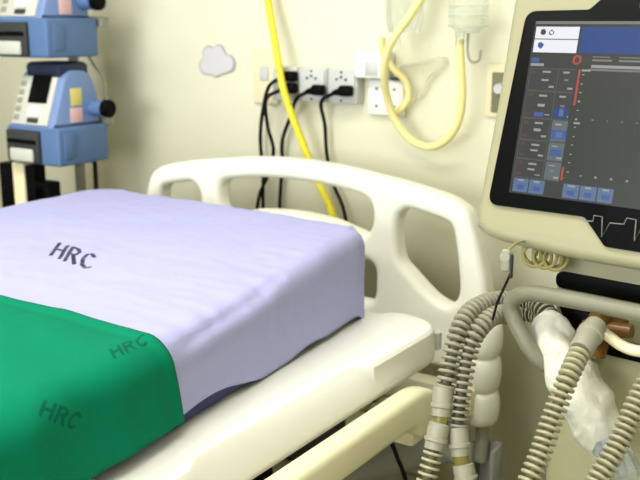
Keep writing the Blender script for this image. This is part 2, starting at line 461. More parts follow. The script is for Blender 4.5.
def seg_mask(nt, vec, segs, wid, soft):
    """1 inside strokes: the smallest distance to a list of segments in cloth coordinates"""
    L = nt.links; prev = None
    def vm(op, a, b_=None):
        n = nt.nodes.new('ShaderNodeVectorMath'); n.operation = op
        for i, q in enumerate((a, b_)):
            if q is None: continue
            if isinstance(q, (tuple, list)): n.inputs[i].default_value = q
            else: L.new(q, n.inputs[i])
        return n
    for a, b_ in segs:
        ba = (b_[0] - a[0], b_[1] - a[1], 0); bb = ba[0] ** 2 + ba[1] ** 2
        pa = vm('SUBTRACT', vec, (a[0], a[1], 0)).outputs[0]
        dt = vm('DOT_PRODUCT', pa, ba).outputs['Value']
        mu = nt.nodes.new('ShaderNodeMath'); mu.operation = 'MULTIPLY'; mu.use_clamp = True; mu.inputs[1].default_value = 1 / bb; L.new(dt, mu.inputs[0])
        scn = nt.nodes.new('ShaderNodeVectorMath'); scn.operation = 'SCALE'; scn.inputs[0].default_value = ba; L.new(mu.outputs[0], scn.inputs['Scale'])
        ln = vm('LENGTH', vm('SUBTRACT', pa, scn.outputs[0]).outputs[0]).outputs['Value']
        if prev is None: prev = ln
        else:
            mn = nt.nodes.new('ShaderNodeMath'); mn.operation = 'MINIMUM'; L.new(prev, mn.inputs[0]); L.new(ln, mn.inputs[1]); prev = mn.outputs[0]
    mr = nt.nodes.new('ShaderNodeMapRange'); mr.inputs['From Min'].default_value = wid; mr.inputs['From Max'].default_value = wid + soft
    mr.inputs['To Min'].default_value = 1; mr.inputs['To Max'].default_value = 0; L.new(prev, mr.inputs['Value'])
    return mr.outputs['Result']

LET = {'H': [((0, 0), (0, 1)), ((.62, 0), (.62, 1)), ((0, .52), (.62, .52))],
       'R': [((0, 0), (0, 1)), ((0, 1), (.42, .97)), ((.42, .97), (.6, .8)), ((.6, .8), (.42, .52)), ((.42, .52), (0, .5)), ((.3, .5), (.66, 0))],
       'C': [((.64, .85), (.42, 1)), ((.42, 1), (.14, .86)), ((.14, .86), (.02, .5)), ((.02, .5), (.14, .12)), ((.14, .12), (.42, 0)), ((.42, 0), (.66, .14))]}
def word(txt, o, bx, by):
    out = []
    for i, ch in enumerate(txt):
        for a, b_ in LET[ch]:
            f = lambda p: (o[0] + bx[0] * (i + p[0]) + by[0] * p[1], o[1] + bx[1] * (i + p[0]) + by[1] * p[1])
            out.append((f(a), f(b_)))
    return out

def cloth_mat(name, rgb, ink, words, wid, soft, weave=.25, strength=.9):
    m = mat(name, rgb, .9, spec=.15); nt = m.node_tree; L = nt.links; b = nt.nodes['Principled BSDF']
    uv = nt.nodes.new('ShaderNodeUVMap'); uv.uv_map = 'cloth'
    mask = None
    for segs in words:
        k = seg_mask(nt, uv.outputs[0], segs, wid, soft)
        if mask is None: mask = k
        else:
            mx = nt.nodes.new('ShaderNodeMath'); mx.operation = 'MAXIMUM'; L.new(mask, mx.inputs[0]); L.new(k, mx.inputs[1]); mask = mx.outputs[0]
    nz = nt.nodes.new('ShaderNodeTexNoise'); nz.inputs['Scale'].default_value = 60; L.new(uv.outputs[0], nz.inputs['Vector'])
    mr = nt.nodes.new('ShaderNodeMapRange'); mr.inputs['From Min'].default_value = .3; mr.inputs['From Max'].default_value = .5
    mr.inputs['To Min'].default_value = strength * .7; mr.inputs['To Max'].default_value = strength; L.new(nz.outputs['Fac'], mr.inputs['Value'])
    mu = nt.nodes.new('ShaderNodeMath'); mu.operation = 'MULTIPLY'; L.new(mask, mu.inputs[0]); L.new(mr.outputs[0], mu.inputs[1])
    mx = nt.nodes.new('ShaderNodeMix'); mx.data_type = 'RGBA'; mx.inputs[6].default_value = lin(rgb); mx.inputs[7].default_value = lin(ink)
    L.new(mu.outputs[0], mx.inputs[0]); L.new(mx.outputs[2], b.inputs['Base Color'])
    n2 = nt.nodes.new('ShaderNodeTexNoise'); n2.inputs['Scale'].default_value = 28; n2.inputs['Detail'].default_value = 6; n2.inputs['Distortion'].default_value = .6
    L.new(uv.outputs[0], n2.inputs['Vector'])
    bp = nt.nodes.new('ShaderNodeBump'); bp.inputs['Strength'].default_value = weave; bp.inputs['Distance'].default_value = .006
    L.new(n2.outputs['Fac'], bp.inputs['Height']); L.new(bp.outputs['Normal'], b.inputs['Normal'])
    return m

def cloth(name, us, vs, fn, m, thick):
    me = bpy.data.meshes.new(name); V = []; UV = []; F = []
    for v in vs:
        for u in us: V.append(fn(u, v)); UV.append((u, v))
    n = len(us)
    for j in range(len(vs) - 1):
        for i in range(n - 1): F.append((j * n + i, j * n + i + 1, (j + 1) * n + i + 1, (j + 1) * n + i))
    me.from_pydata(V, [], F); lay = me.uv_layers.new(name='cloth')
    for l in me.loops: lay.data[l.index].uv = UV[l.vertex_index]
    o = link(name, me, m)
    so = o.modifiers.new('thickness', 'SOLIDIFY'); so.thickness = thick; so.offset = -1
    return o
def frange(a, b_, step):
    n = int(round((b_ - a) / step)); return [a + (b_ - a) * i / n for i in range(n + 1)]
def gauss(x, s): return math.exp(-(x / s) ** 2)
def ss(a, b_, x):
    t = min(1, max(0, (x - a) / (b_ - a))); return t * t * (3 - 2 * t)

def sheet_fn(u, v):
    off = .005
    over = max(0, u - (X1 - PR)); f0 = PR - .027
    # how far the sheet hangs on the near side: short towards the foot, tucked under at the head
    full = f0 + .032 * PI / 2 + .107
    hang = full - .022 * (1 - ss(.98, 1.32, v)) + .006 * math.sin(v * 17)
    uu = u
    if over > 0: uu = X1 - PR + over * min(1, hang / .205)
    p, n = drape(uu, v, off, .02)
    p.z += rise(p.x, p.y) * ss(.76, .86, p.z)
    p.x, p.y = shear(p.x, p.y), skew(p.x, p.y)
    side = 1 - n.z
    w1 = noise.noise(Vector((u * 3.1, v * 2.3, .3))) * .006
    w2 = noise.noise(Vector((u * 11, v * 7, 4))) * .0030 + noise.noise(Vector((u * 22 + v * 9, v * 26 - u * 6, 11))) * .0011
    # short ripples across the near edge
    w3 = noise.noise(Vector((u * 6, v * 34, 9))) * .0020 * gauss(u - (X1 - .06), .12)
    w3 += noise.noise(Vector((u * 34, v * 6, 2))) * .0025 * gauss(v - (Y1 - .05), .12)
    # long crease on the hanging side
    cr1 = -.0045 * gauss((u - (X1 - .005 + .10 * (1.22 - v))), .009) * ss(.9, 1.0, v) * (1 - ss(1.22, 1.36, v))
    cr2 = .003 * gauss((u - (X1 + .018 + .10 * (1.22 - v))), .016) * ss(.9, 1.0, v) * (1 - ss(1.22, 1.36, v))
    # upright folds at the head corner
    cr3 = 0
    if v > 1.45 and u > -1.06:
        ang = math.atan2(v - (Y1 - PR), max(1e-3, u - (X1 - PR)))
        cr3 = .006 * gauss(ang - .5, .10) - .006 * gauss(ang - .78, .07) + .005 * gauss(ang - 1.05, .1)
        cr3 *= ss(.02, .12, side)
    return p + n * (w1 * (1 - side) * .8 + w2 + w3 + cr1 + cr2 + cr3 + .004)

words = [word('HRC', (-1.392, 1.156), (.056, -.012), (-.066, .078))]
sheet_m = cloth_mat('lavender_cotton', (174, 176, 224), (42, 40, 54), words, .0036, .0016, .18, .96)
us = frange(X0 + PR - .2, X1 - PR + .205, .0075)
vs = frange(Y0 + .01, Y1 - PR + .2, .0085)
tag(cloth('bed_sheet', us, vs, sheet_fn, sheet_m, .0015), 'lavender bed sheet stamped with black capitals, stretched over the mattress', 'bed sheet')

GE = .906
def drape_fn(u, v):
    over = max(0, u - (X1 - PR))
    vv = v + .020 * ss(.05, .2, over) * ss(.5, GE, v)
    p, n = drape(u, vv, .013, .06)
    p.z += rise(p.x, p.y) * ss(.76, .86, p.z)
    p.x, p.y = shear(p.x, p.y), skew(p.x, p.y)
    side = 1 - n.z
    w1 = noise.noise(Vector((u * 4.1 + 3, v * 3.3, 1.3))) * .006
    w2 = noise.noise(Vector((u * 9 + v * 8, v * 8 - u * 3, 7))) * .005 + noise.noise(Vector((u * 24, v * 20, 3))) * .0015
    w3 = noise.noise(Vector((u * 3, v * 16, 5))) * .007 * ss(0, .9, side)
    hem = .003 * gauss(v - (GE - .006), .006) - .003 * gauss(v - (GE - .022), .006)
    return p + n * (w1 + w2 + w3 + hem + .006)
gw = [word('HRC', (-.884, .816), (-.0005, .0262), (-.018, .0125)), word('HRC', (-.862, .661), (.0126, .0172), (-.0105, .0185))]
green_m = cloth_mat('green_cotton', (0, 122, 90), (0, 58, 48), gw, .0016, .0014, .22, .6)
us = frange(X0 + PR - .2, X1 - PR + .197, .0085)
vs = frange(.02, GE, .0085)
tag(cloth('surgical_drape', us, vs, drape_fn, green_m, .0025), 'bright green cotton drape laid across the lavender sheet, hanging over the near side', 'drape')

# ---------------------------------------------------------------- wall fittings
def plate_things():
    o = empty('wall_switch', (-1.605, WY, 1.10))
    tag(o, 'cream wall switch plate left of the grey outlets', 'wall switch')
    box('plate', (-1.648, WY - .012, 1.099), (-1.560, WY, 1.247), M['cream'], o, .004)
    box('rocker', (-1.620, WY - .018, 1.165), (-1.590, WY - .011, 1.205), M['lgrey'], o, .003)
plate_things()
def outlet(x0, x1, label, holes=True):
    o = empty('power_outlet', ((x0 + x1) / 2, WY, 1.112))
    tag(o, label, 'power outlet', 'grey outlets in a row on the wall')
    box('box', (x0, WY - .040, 1.114), (x1, WY, 1.206), M['socketgrey'], o, .004)
    xm = (x0 + x1) / 2
    fp = box('face_plate', (x0 + .004, WY - .045, 1.118), (x1 - .004, WY - .039, 1.202), M['lgrey'], o, .002)
    for dx, dz in ((-.014, .030), (.0, .036), (.014, .030)):
        box('socket_hole', (xm + dx - .004, WY - .0462, 1.145 + dz), (xm + dx + .004, WY - .0445, 1.151 + dz), M['dark'], fp, .0005, seg=1)
    for z in (1.123, 1.197):
        lathe('screw', (xm, WY - .0465, z), (xm, WY - .044, z), [(0, .003), (1, .004)], M['dark'], fp, 10)
outlet(-1.557, -1.474, 'grey outlet box next to the cream switch, two black plugs in it')
outlet(-1.469, -1.379, 'middle grey outlet box of the row with one black plug')
outlet(-1.374, -1.284, 'grey outlet box at the right end of the row beside the white carton')

def cord(plug, pts, label):
    px, pz = plug; fy = WY - .046
    o = empty('power_cable', (px, WY - .06, pz)); tag(o, label, 'power cable', 'black power cables from the wall outlets')
    b2 = bm_box(px - .017, fy - .026, pz - .014, px + .020, fy, pz + .014, .007, 3)
    finish(b2, 'plug', M['black'], o)
    s = Vector((px - .004, fy - .016, pz)); p2 = Vector((px - .034, fy - .020, pz - .006))
    lathe('strain_relief', s, p2, [(0, .011), (.6, .009), (1, .006)], M['black'], o, 12)
    tube('cord', [p2 + Vector((.006, 0, .001))] + [Vector((a, WY - d, c)) for a, d, c in pts], .0052, M['rubber'], o, 8)
fl = lambda x: [(x, .03, .55), (x - .01, .03, .15), (x - .05, .05, .02)]
cord((-1.483, 1.182), [(-1.556, .058, 1.152), (-1.588, .045, 1.084), (-1.610, .03, .999), (-1.602, .03, .898), (-1.604, .03, .807)] + fl(-1.60), 'black power cable from the upper plug in the first grey outlet')
cord((-1.483, 1.150), [(-1.553, .075, 1.118), (-1.561, .06, 1.043), (-1.552, .046, .974), (-1.574, .046, .90), (-1.612, .046, .807)] + fl(-1.64), 'black power cable from the lower plug in the first grey outlet')
cord((-1.393, 1.149), [(-1.462, .06, 1.123), (-1.502, .03, 1.074), (-1.532, .03, 1.003), (-1.540, .022, .931), (-1.550, .022, .813)] + fl(-1.555), 'black power cable from the middle outlet, running down left behind the headboard')
cord((-1.307, 1.150), [(-1.383, .058, 1.118), (-1.390, .03, 1.054), (-1.383, .03, .973), (-1.360, .03, .892), (-1.321, .03, .797)] + fl(-1.30), 'black power cable from the right outlet, running down right behind the headboard')

tag(tube('oxygen_hose', [(-1.64, 2.085, 1.70), (-1.581, 2.085, 1.461), (-1.562, 2.08, 1.383), (-1.523, 2.06, 1.264), (-1.484, 2.045, 1.139), (-1.432, 2.06, .999), (-1.386, 2.08, .879), (-1.353, 2.09, .799), (-1.29, 2.09, .55), (-1.25, 2.09, .2), (-1.2, 2.06, .02)], .0105, M['hoseyellow'], None, 14),
    'thick yellow oxygen hose slanting down the wall in front of the outlets', 'hose')

# white outlet plate with round sockets behind the yellow tube
o = empty('wall_outlet', (-1.207, WY, 1.084)); tag(o, 'white square outlet plate behind the looped yellow tube', 'outlet plate')
box('plate', (-1.262, WY - .02, 1.088), (-1.156, WY, 1.180), M['white'], o, .006)
for dx, dz in ((-.026, .022), (.026, .022), (-.026, -.022), (.026, -.022), (0, 0)):
    lathe('socket_hole', (-1.209 + dx, WY - .0215, 1.134 + dz), (-1.209 + dx, WY - .018, 1.134 + dz), [(0, .005), (1, .005)], M['grey'], o, 10)

o = empty('wall_fitting', (-1.235, WY, 1.18)); tag(o, 'white boxy fitting with a grey label on the wall above the square outlet', 'wall fitting')
box('body', (-1.285, WY - .055, 1.184), (-1.192, WY, 1.252), M['white'], o, .008)
box('label', (-1.250, WY - .0565, 1.192), (-1.212, WY - .054, 1.226), M['lgrey'], o, .0005, seg=1)
box('hook', (-1.190, WY - .03, 1.180), (-1.150, WY, 1.187), M['dark'], o, .002)

# cloud sticker
cl = []
for cx_, cz_, r_, a0, a1 in ((-1.83, 1.197, .025, 250, 110), (-1.815, 1.232, .026, 190, 60), (-1.778, 1.238, .024, 150, 20), (-1.742, 1.207, .026, 100, -70), (-1.79, 1.186, .02, -50, -130)):
    for k in range(9):
        a = math.radians(a0 + (a1 - a0) * k / 8); cl.append((cx_ + r_ * math.cos(a), cz_ + r_ * math.sin(a)))
o = empty('wall_sticker', (-1.785, WY, 1.165)); tag(o, 'small grey cloud shaped sticker on the cream wall', 'sticker')
def off_poly(pl, d):
    cx_ = sum(p[0] for p in pl) / len(pl); cz_ = sum(p[1] for p in pl) / len(pl)
    return [(cx_ + (p[0] - cx_) * d, cz_ + (p[1] - cz_) * d) for p in pl]
finish(bm_prism(cl, WY - .003, WY, 0), 'rim', M['cloudedge'], o, XZ)
finish(bm_prism(off_poly(cl, .9), WY - .005, WY - .0028, 0), 'face', M['cloud'], o, XZ)

# plate at the right, mostly hidden by the monitor
o = empty('wall_plate', (-.905, WY, 1.10)); tag(o, 'pale wall plate with a dark insert, half hidden behind the monitor', 'wall plate')
box('plate', (-.935, WY - .012, 1.100), (-.83, WY, 1.228), M['cream'], o, .004)
box('insert', (-.918, WY - .016, 1.112), (-.85, WY - .011, 1.208), M['platedark'], o, .003)
lathe('knob', (-.895, WY - .03, 1.17), (-.895, WY - .012, 1.17), [(0, .012), (1, .014)], M['lgrey'], o, 14)

# drip bags / suction tubing at the top
def jar(name, x0, x1, y, z0, label, grp, mk, taper):
    o = empty(name, ((x0 + x1) / 2, y, z0)); tag(o, label, 'suction jar', grp)
    xm = (x0 + x1) / 2; r = (x1 - x0) / 2
    lathe('vessel', (xm, y, z0), (xm, y, z0 + .26), [(0, r * taper), (.06, r * .92), (.12, r), (.94, r), (1, r * .9)], mk, o, 24)
    lathe('lid', (xm, y, z0 + .255), (xm, y, z0 + .285), [(0, r * 1.05), (.6, r * 1.05), (1, r * .7)], M['lgrey'], o, 24)
    lathe('spout', (xm - .02, y, z0 - .03), (xm - .02, y, z0 + .004), [(0, .010), (1, .012)], M['clear'], o, 12)
    box('wall_bracket', (xm - .02, y + r * .8, z0 + .18), (xm + .02, WY, z0 + .21), M['lgrey'], o, .003)
    return o
jar('suction_jar', -1.172, -1.080, 2.05, 1.300, 'clear plastic jar on the wall above the white square outlet, cut by the photo top', 'clear jars high on the wall', M['clear'], .8)
j2 = jar('suction_jar', -.992, -.898, 2.03, 1.300, 'clear greenish jar on the wall with a yellow tube below it, next to the monitor', 'clear jars high on the wall', mat('clear_green_plastic', (222, 236, 222), .12, trans=.7, alpha=.25), .55)
tube('drain_hook', [(-.945, 2.03, 1.30), (-.945, 2.03, 1.26), (-.935, 2.03, 1.236), (-.915, 2.03, 1.24), (-.912, 2.03, 1.262)], .0035, M['grey'], j2, 8)
for i in range(4):
    z = 1.315 + .022 * i
    lathe('level_ring', (-.945, 2.03, z), (-.945, 2.03, z + .003), [(0, .0478), (1, .0478)], M['clear'], j2, 24)

tag(tube('suction_tube', [(-1.045, 2.03, 1.55), (-1.053, 2.04, 1.422), (-1.083, 2.02, 1.353), (-1.125, 1.98, 1.27), (-1.150, 2.00, 1.197), (-1.161, 2.04, 1.135), (-1.149, 2.06, 1.081), (-1.113, 2.07, 1.038), (-1.06, 2.07, 1.022), (-1.006, 2.06, 1.045), (-.972, 2.05, 1.091), (-.959, 2.04, 1.156), (-.962, 2.03, 1.238), (-.966, 2.03, 1.285)], .0098, M['tubeyellow'], None, 14),
    'translucent yellow tube hanging in a wide loop against the wall', 'tube')
tag(tube('suction_tube', [(-1.187, 2.05, 1.288), (-1.186, 2.06, 1.244), (-1.165, 2.08, 1.206), (-1.139, 2.09, 1.178), (-1.132, 2.09, 1.138), (-1.152, 2.085, 1.107), (-1.182, 2.09, 1.093)], .0085, M['tubeyellow'], None, 12),
    'short yellow tube curling down over the white square outlet plate', 'tube')
# translucent bag on the wall
bm = bmesh.new()
bagp = [(-1.175, 1.215), (-1.045, 1.245), (-1.035, 1.225), (-1.075, 1.19), (-1.105, 1.135), (-1.128, 1.135), (-1.14, 1.18)]
bg = finish(bm_prism(fillet(bagp, .012, 3), WY - .03, WY - .002, .006, 2), 'plastic_bag', M['bagclear'], None, XZ)
tag(bg, 'frosted translucent plastic bag hanging on the wall inside the yellow tube loop', 'plastic bag')

# ---------------------------------------------------------------- infusion pumps on a stand, left of the bed
def make_pump(ox, oy, oz):
    o = empty('infusion_pump', (ox, oy, oz))
    B = lambda n, a, b_, m, p=o, bev=.004, T=None: box(n, (ox + a[0], oy + a[1], oz + a[2]), (ox + b_[0], oy + b_[1], oz + b_[2]), m, p, bev)
    lower = bm_box(ox - .108, oy, oz, ox + .112, oy + .19, oz + .108, .008, 3)
    finish(lower, 'lower_housing', M['pumpblue'], o)
    prof = fillet([(0.004, .106), (.058, .250), (.085, .266), (.155, .262), (.18, .2), (.184, .106)], [.004, .02, .02, .03, .02, .004], 5)
    T = Matrix.Translation((ox, oy, oz)) @ YZX
    up = finish(bm_prism(prof, -.098, .088, .010, 3), 'upper_housing', M['pumpblue2'], o, T, 40)
    # sloping control panel
    fdir = Vector((0, .054, .144)).normalized(); nd = Vector((0, -.144, .054)).normalized()
    Tp = Matrix.Translation((ox, oy + .004, oz + .106)) @ Matrix(((1, 0, nd.x, 0), (0, fdir.y, nd.y, 0), (0, fdir.z, nd.z, 0), (0, 0, 0, 1)))
    def P(n, a, b_, m, par, bev=.002):
        return finish(bm_box(a[0], a[1], a[2], b_[0], b_[1], b_[2], bev), n, m, par, Tp)
    pn = P('control_panel', (-.088, .006, -.002), (.066, .150, .006), M['pumpgrey'], o, .003)
    P('display', (-.034, .070, .005), (.046, .153, .009), M['black'], pn)
    P('start_button', (-.020, .030, .005), (.030, .060, .012), M['white'], pn, .006)
    P('button', (-.020, .012, .005), (.026, .026, .009), M['dark'], pn)
    for k in range(5): P('key', (-.080, .018 + .025 * k, .005), (-.058, .034 + .025 * k, .009), M['grey'], pn)
    # dark door with a pale tube holder on the lower front
    dr = B('door', (-.100, -.012, .004), (.040, .004, .098), M['dark'], o, .006)
    B('tube_holder', (-.080, -.020, .008), (.020, -.010, .046), M['pumpgrey'], dr, .006)
    B('door_latch', (-.092, -.018, .060), (.032, -.010, .072), M['black'], dr, .004)
    B('top_hood', (-.074, .052, .242), (.074, .165, .288), M['navyplastic'], o, .014)
    B('yellow_sticker', (.0875, .075, .165), (.0895, .115, .215), M['yellowlabel'], o, .0005)
    B('pink_sticker', (.0875, .070, .118), (.0895, .115, .160), M['pinklabel'], o, .0005)
    B('side_rib', (.111, .02, .02), (.116, .06, .092), M['pumpblue'], o, .003)
    kb = finish(bm_lathe((ox + .085, oy + .160, oz + .155), (ox + .135, oy + .160, oz + .155), [(0, .024), (1, .022)], 20), 'clamp_arm', M['pumpblue'], o)
    finish(bm_lathe((ox + .133, oy + .160, oz + .155), (ox + .160, oy + .160, oz + .155), [(0, .022), (.2, .026), (.8, .026), (1, .02)], 20), 'clamp_knob', M['black'], kb)
    return o
PX, PY = -2.165, 1.75
p1 = make_pump(PX, PY, .925)
tag(p1, 'blue and grey infusion pump, the lower of two on the stand beside the bed', 'infusion pump', 'infusion pumps on the stand')
p2 = copy_tree(p1); p2.location = (PX - .020, PY, .925 + .302)
p2['label'] = 'blue and grey infusion pump, the upper one, cut by the photo top'
st = empty('pump_stand', (-2.22, 2.0, 0)); tag(st, 'stand with cream column and black clamps carrying the infusion pumps', 'pump stand')
box('column', (-2.284, 1.765, .05), (-2.232, 1.815, .921), M['cream'], st, .006)
lathe('rod', (-2.236, 1.985, .05), (-2.236, 1.985, 1.62), [(0, .016), (1, .016)], M['grey'], st, 16)
box('base', (-2.42, 1.72, .03), (-2.02, 2.10, .06), M['dark'], st, .01)
box('clamp', (-2.345, 1.765, .74), (-2.288, 1.815, .915), M['black'], st, .006)
b2 = bm_box(-2.226, 1.765, .70, -2.186, 1.81, .915, .004)
bm_box(-2.188, 1.765, .852, -2.125, 1.81, .872, .004, 2, b2); bm_box(-2.150, 1.765, .79, -2.125, 1.81, .86, .004, 2, b2)
finish(b2, 'hook_clamp', M['black'], st)
for z in (1.02, 1.31): box('rear_bar', (-2.28, 1.945, z), (-2.06, 1.972, z + .03), M['grey'], st, .004)
for x, y in ((-2.38, 1.76), (-2.06, 1.76), (-2.38, 2.06), (-2.06, 2.06)):
    lathe('caster', (x - .012, y, .026), (x + .012, y, .026), [(0, .02), (.15, .026), (.85, .026), (1, .02)], M['rubber'], st, 16)
tag(tube('pump_cable', [(-2.110, 1.92, .935), (-2.115, 1.935, .915), (-2.118, 1.94, .89), (-2.12, 1.94, .80), (-2.125, 1.94, .60)], .007, M['rubber'], None, 8), 'short black cable dropping from the lower infusion pump', 'cable')
tag(tube('drip_line', [(-2.129, 1.945, 1.235), (-2.125, 1.96, 1.205), (-2.105, 1.975, 1.17), (-2.096, 1.98, 1.13), (-2.10, 1.98, 1.09)], .0045, M['grey'], None, 8), 'pale grey line hanging behind the pumps between upper and lower one', 'drip line')

# ---------------------------------------------------------------- ventilator with its monitor
VR = math.radians(-7)
vent = empty('ventilator', (-.383, 1.163, 0), VR)
tag(vent, 'cream ventilator with a large tilted touch screen and grey handle, right of the bed', 'ventilator')
TV = Matrix.Translation((-.383, 1.163, 0)) @ Matrix.Rotation(VR, 4, 'Z')
tl = math.radians(12.5)
# screen plane: u right, v up the glass, w towards the viewer
TM = TV @ Matrix.Translation((0, 0, 1.1027)) @ Matrix(((1, 0, 0, 0), (0, math.sin(tl), -math.cos(tl), 0), (0, math.cos(tl), math.sin(tl), 0), (0, 0, 0, 1)))
UC = .076
def mir(L): return L + [(2 * UC - x, y) for x, y in L[::-1]]
hs = mir([(UC, .342), (-.085, .340), (-.123, .330), (-.1365, .300), (-.139, .137), (-.1435, -.030), (-.137, -.056), (-.104, -.067), (-.007, -.0735), (UC, -.0745)][::1])
hs = [hs[i] for i in range(len(hs)) if i == 0 or math.dist(hs[i], hs[i - 1]) > 1e-6]
hs = cr([(x, y, 0) for x, y in hs[:-1]], 3, True)
hs = [(p.x, p.y) for p in hs]
mo = curve_plate('monitor', [hs], .022, .014, TM @ Matrix.Translation((0, 0, -.038)), M['ventcream'], vent, 4)
bz = mir([(-.111, .2445), (-.021, .246), (-.003, .262)]) 
bz = [(-.1105, .2445), (-.021, .246), (-.004, .262), (.156, .262), (.173, .246), (.2625, .2445), (.2765, -.020), (.135, -.0185), (.102, -.052), (.050, -.052), (.017, -.0185), (-.1245, -.020)]
bz = fillet(bz, [.016, .004, .004, .004, .004, .016, .016, .004, .004, .004, .004, .016], 6)
be = finish(bm_prism(bz, -.004, .003, .0015, 2), 'bezel', M['black'], mo, TM, 40)
# heart-trace emblem on the lower bezel
pe = [(.018, -.0235), (.030, -.0225), (.0305, -.0150), (.0415, -.0150), (.0450, -.0405), (.0525, -.0215), (.0705, -.0205), (.0730, -.0125), (.0850, -.0130), (.0870, -.0390), (.0935, -.0210), (.112, -.0200), (.128, -.0205)]
finish(bm_sweep([Vector((x, y, .0034)) for x, y in pe], .0007, 6), 'emblem', M['greyline'], be, TM)
box('status_strip', (.046, .2475, .0025), (.106, .2545, .0042), M['lgrey'], be, .0005, TM, 1)
box('status_lamp', (.060, .2560, .0025), (.092, .2600, .0042), M['orange'], be, .0005, TM, 1)

# the picture on the screen: one sheet of cells, coloured by what is shown
SU0, SU1, SV0, SV1 = -.094, UC * 2 + .094, 0, .2305
NU, NV = 230, 190
keys = list(S); K = {k: i for i, k in enumerate(keys)}
grid = [[K['bg']] * NU for _ in range(NV)]
def paint(u0, v0, u1, v1, k):
    for j in range(NV):
        v = SV0 + (SV1 - SV0) * (j + .5) / NV
        if v0 <= v <= v1:
            for i in range(NU):
                u = SU0 + (SU1 - SU0) * (i + .5) / NU
                if u0 <= u <= u1: grid[j][i] = K[k]
def disc(u0, v0, r0, r1, k):
    for j in range(NV):
        v = SV0 + (SV1 - SV0) * (j + .5) / NV
        for i in range(NU):
            u = SU0 + (SU1 - SU0) * (i + .5) / NU
            if r0 <= math.hypot(u - u0, v - v0) <= r1: grid[j][i] = K[k]
paint(-.093, .2265, .25, .2305, 'mid')
paint(-.0915, .208, -.0285, .2235, 'white'); paint(-.0915, .1895, -.0285, .2065, 'white')
paint(-.0255, .1895, .25, .2235, 'blue')
disc(-.080, .2160, 0, .0042, 'tile'); disc(-.068, .2155, .002, .0035, 'redd'); disc(-.081, .1985, 0, .0042, 'btxt')
paint(-.0915, .176, -.0785, .182, 'btxt'); paint(-.0915, .1705, -.072, .1745, 'txt')
disc(-.026, .1805, .0036, .0062, 'red')
for a, b_ in ((-.006, .018), (.030, .060), (.07, .12)): paint(a, .1838, b_, .1855, 'mid'); paint(a, .1795, b_ + .004, .1815, 'mid')
paint(-.006, .1715, .13, .1745, 'txt'); paint(-.008, .1675, .105, .1695, 'mid')
# two columns of value tiles
rows = [(.140, .168), (.1035, .137), (.0745, .1005), (.049, .072), (.0235, .0465)]
for n, (a, b_) in enumerate(rows):
    paint(-.0905, a - .0012, -.0485, b_ + .0012, 'edge'); paint(-.0895, a, -.0495, b_, 'tile')
    paint(-.047, a - .0012, -.0245, b_ + .0012, 'edge'); paint(-.0462, a, -.0252, b_, 'tile2' if n > 1 else 'tile')
    paint(-.072, b_ - .006, -.060, b_ - .0035, 'txt'); paint(-.072, (a + b_) / 2 - .002, -.062, (a + b_) / 2 + .0005, 'txt')
    paint(-.060, a + .003, -.053, a + .005, 'txt')
    paint(-.042, b_ - .0055, -.033, b_ - .0035, 'txt'); paint(-.040, (a + b_) / 2 - .001, -.033, (a + b_) / 2 + .001, 'mid'); paint(-.033, a + .0025, -.0265, a + .0045, 'txt')
    paint(-.0885, b_ - .0065, -.080, b_ - .0025, 'redd'); paint(-.0885, a + .002, -.080, a + .006, 'redd') if n > 0 else None
paint(-.046, .104, -.028, .118, 'blue'); paint(-.040, .107, -.034, .116, 'key')
paint(-.0745, .1040, -.061, .1105, 'btxt'); paint(-.044, .0545, -.028, .0635, 'btxt'); paint(-.0462, .0765, -.0252, .0885, 'btxt'); paint(-.040, .079, -.030, .0865, 'key')
paint(-.0215, .1225, -.0192, .1685, 'red'); paint(-.0225, .0245, -.0195, .041, 'red'); paint(-.0195, .0265, -.0165, .0285, 'red')
paint(-.0175, .1665, -.006, .1690, 'txt'); paint(-.0165, .0985, -.008, .1010, 'txt')
for k in range(6): paint(-.0150, .1610 - .0115 * k, -.0125, .1625 - .0115 * k, 'txt'); paint(-.0155, .0930 - .0115 * k, -.013, .0945 - .0115 * k, 'txt')
for k in range(9):
    paint(.007 + .0195 * k, .1038, .0092 + .0195 * k, .1058, 'txt'); paint(.003 + .0205 * k, .0315, .0052 + .0205 * k, .0338, 'txt')
for a in (-.0895, -.0655, -.0165, .0065, .030, .0535, .077):
    if a == .0535 or a == .077: continue
    paint(a, .0025, a + .0215, .0205, 'key'); paint(a + .0055, .0165, a + .015, .0190, 'txt'); paint(a + .006, .0065, a + .016, .0125, 'btxt'); paint(a + .003, .0035, a + .007, .0055, 'mid')
me = bpy.data.meshes.new('screen'); V = []; F = []; MI = []
for j in range(NV + 1):
    for i in range(NU + 1): V.append(TM @ Vector((SU0 + (SU1 - SU0) * i / NU, SV0 + (SV1 - SV0) * j / NV, .0036)))
for j in range(NV):
    for i in range(NU): q = j * (NU + 1) + i; F.append((q, q + 1, q + NU + 2, q + NU + 1)); MI.append(grid[j][i])
me.from_pydata(V, [], F); me.polygons.foreach_set('material_index', MI)
link('screen', me, [S[k] for k in keys], mo, smooth=False)

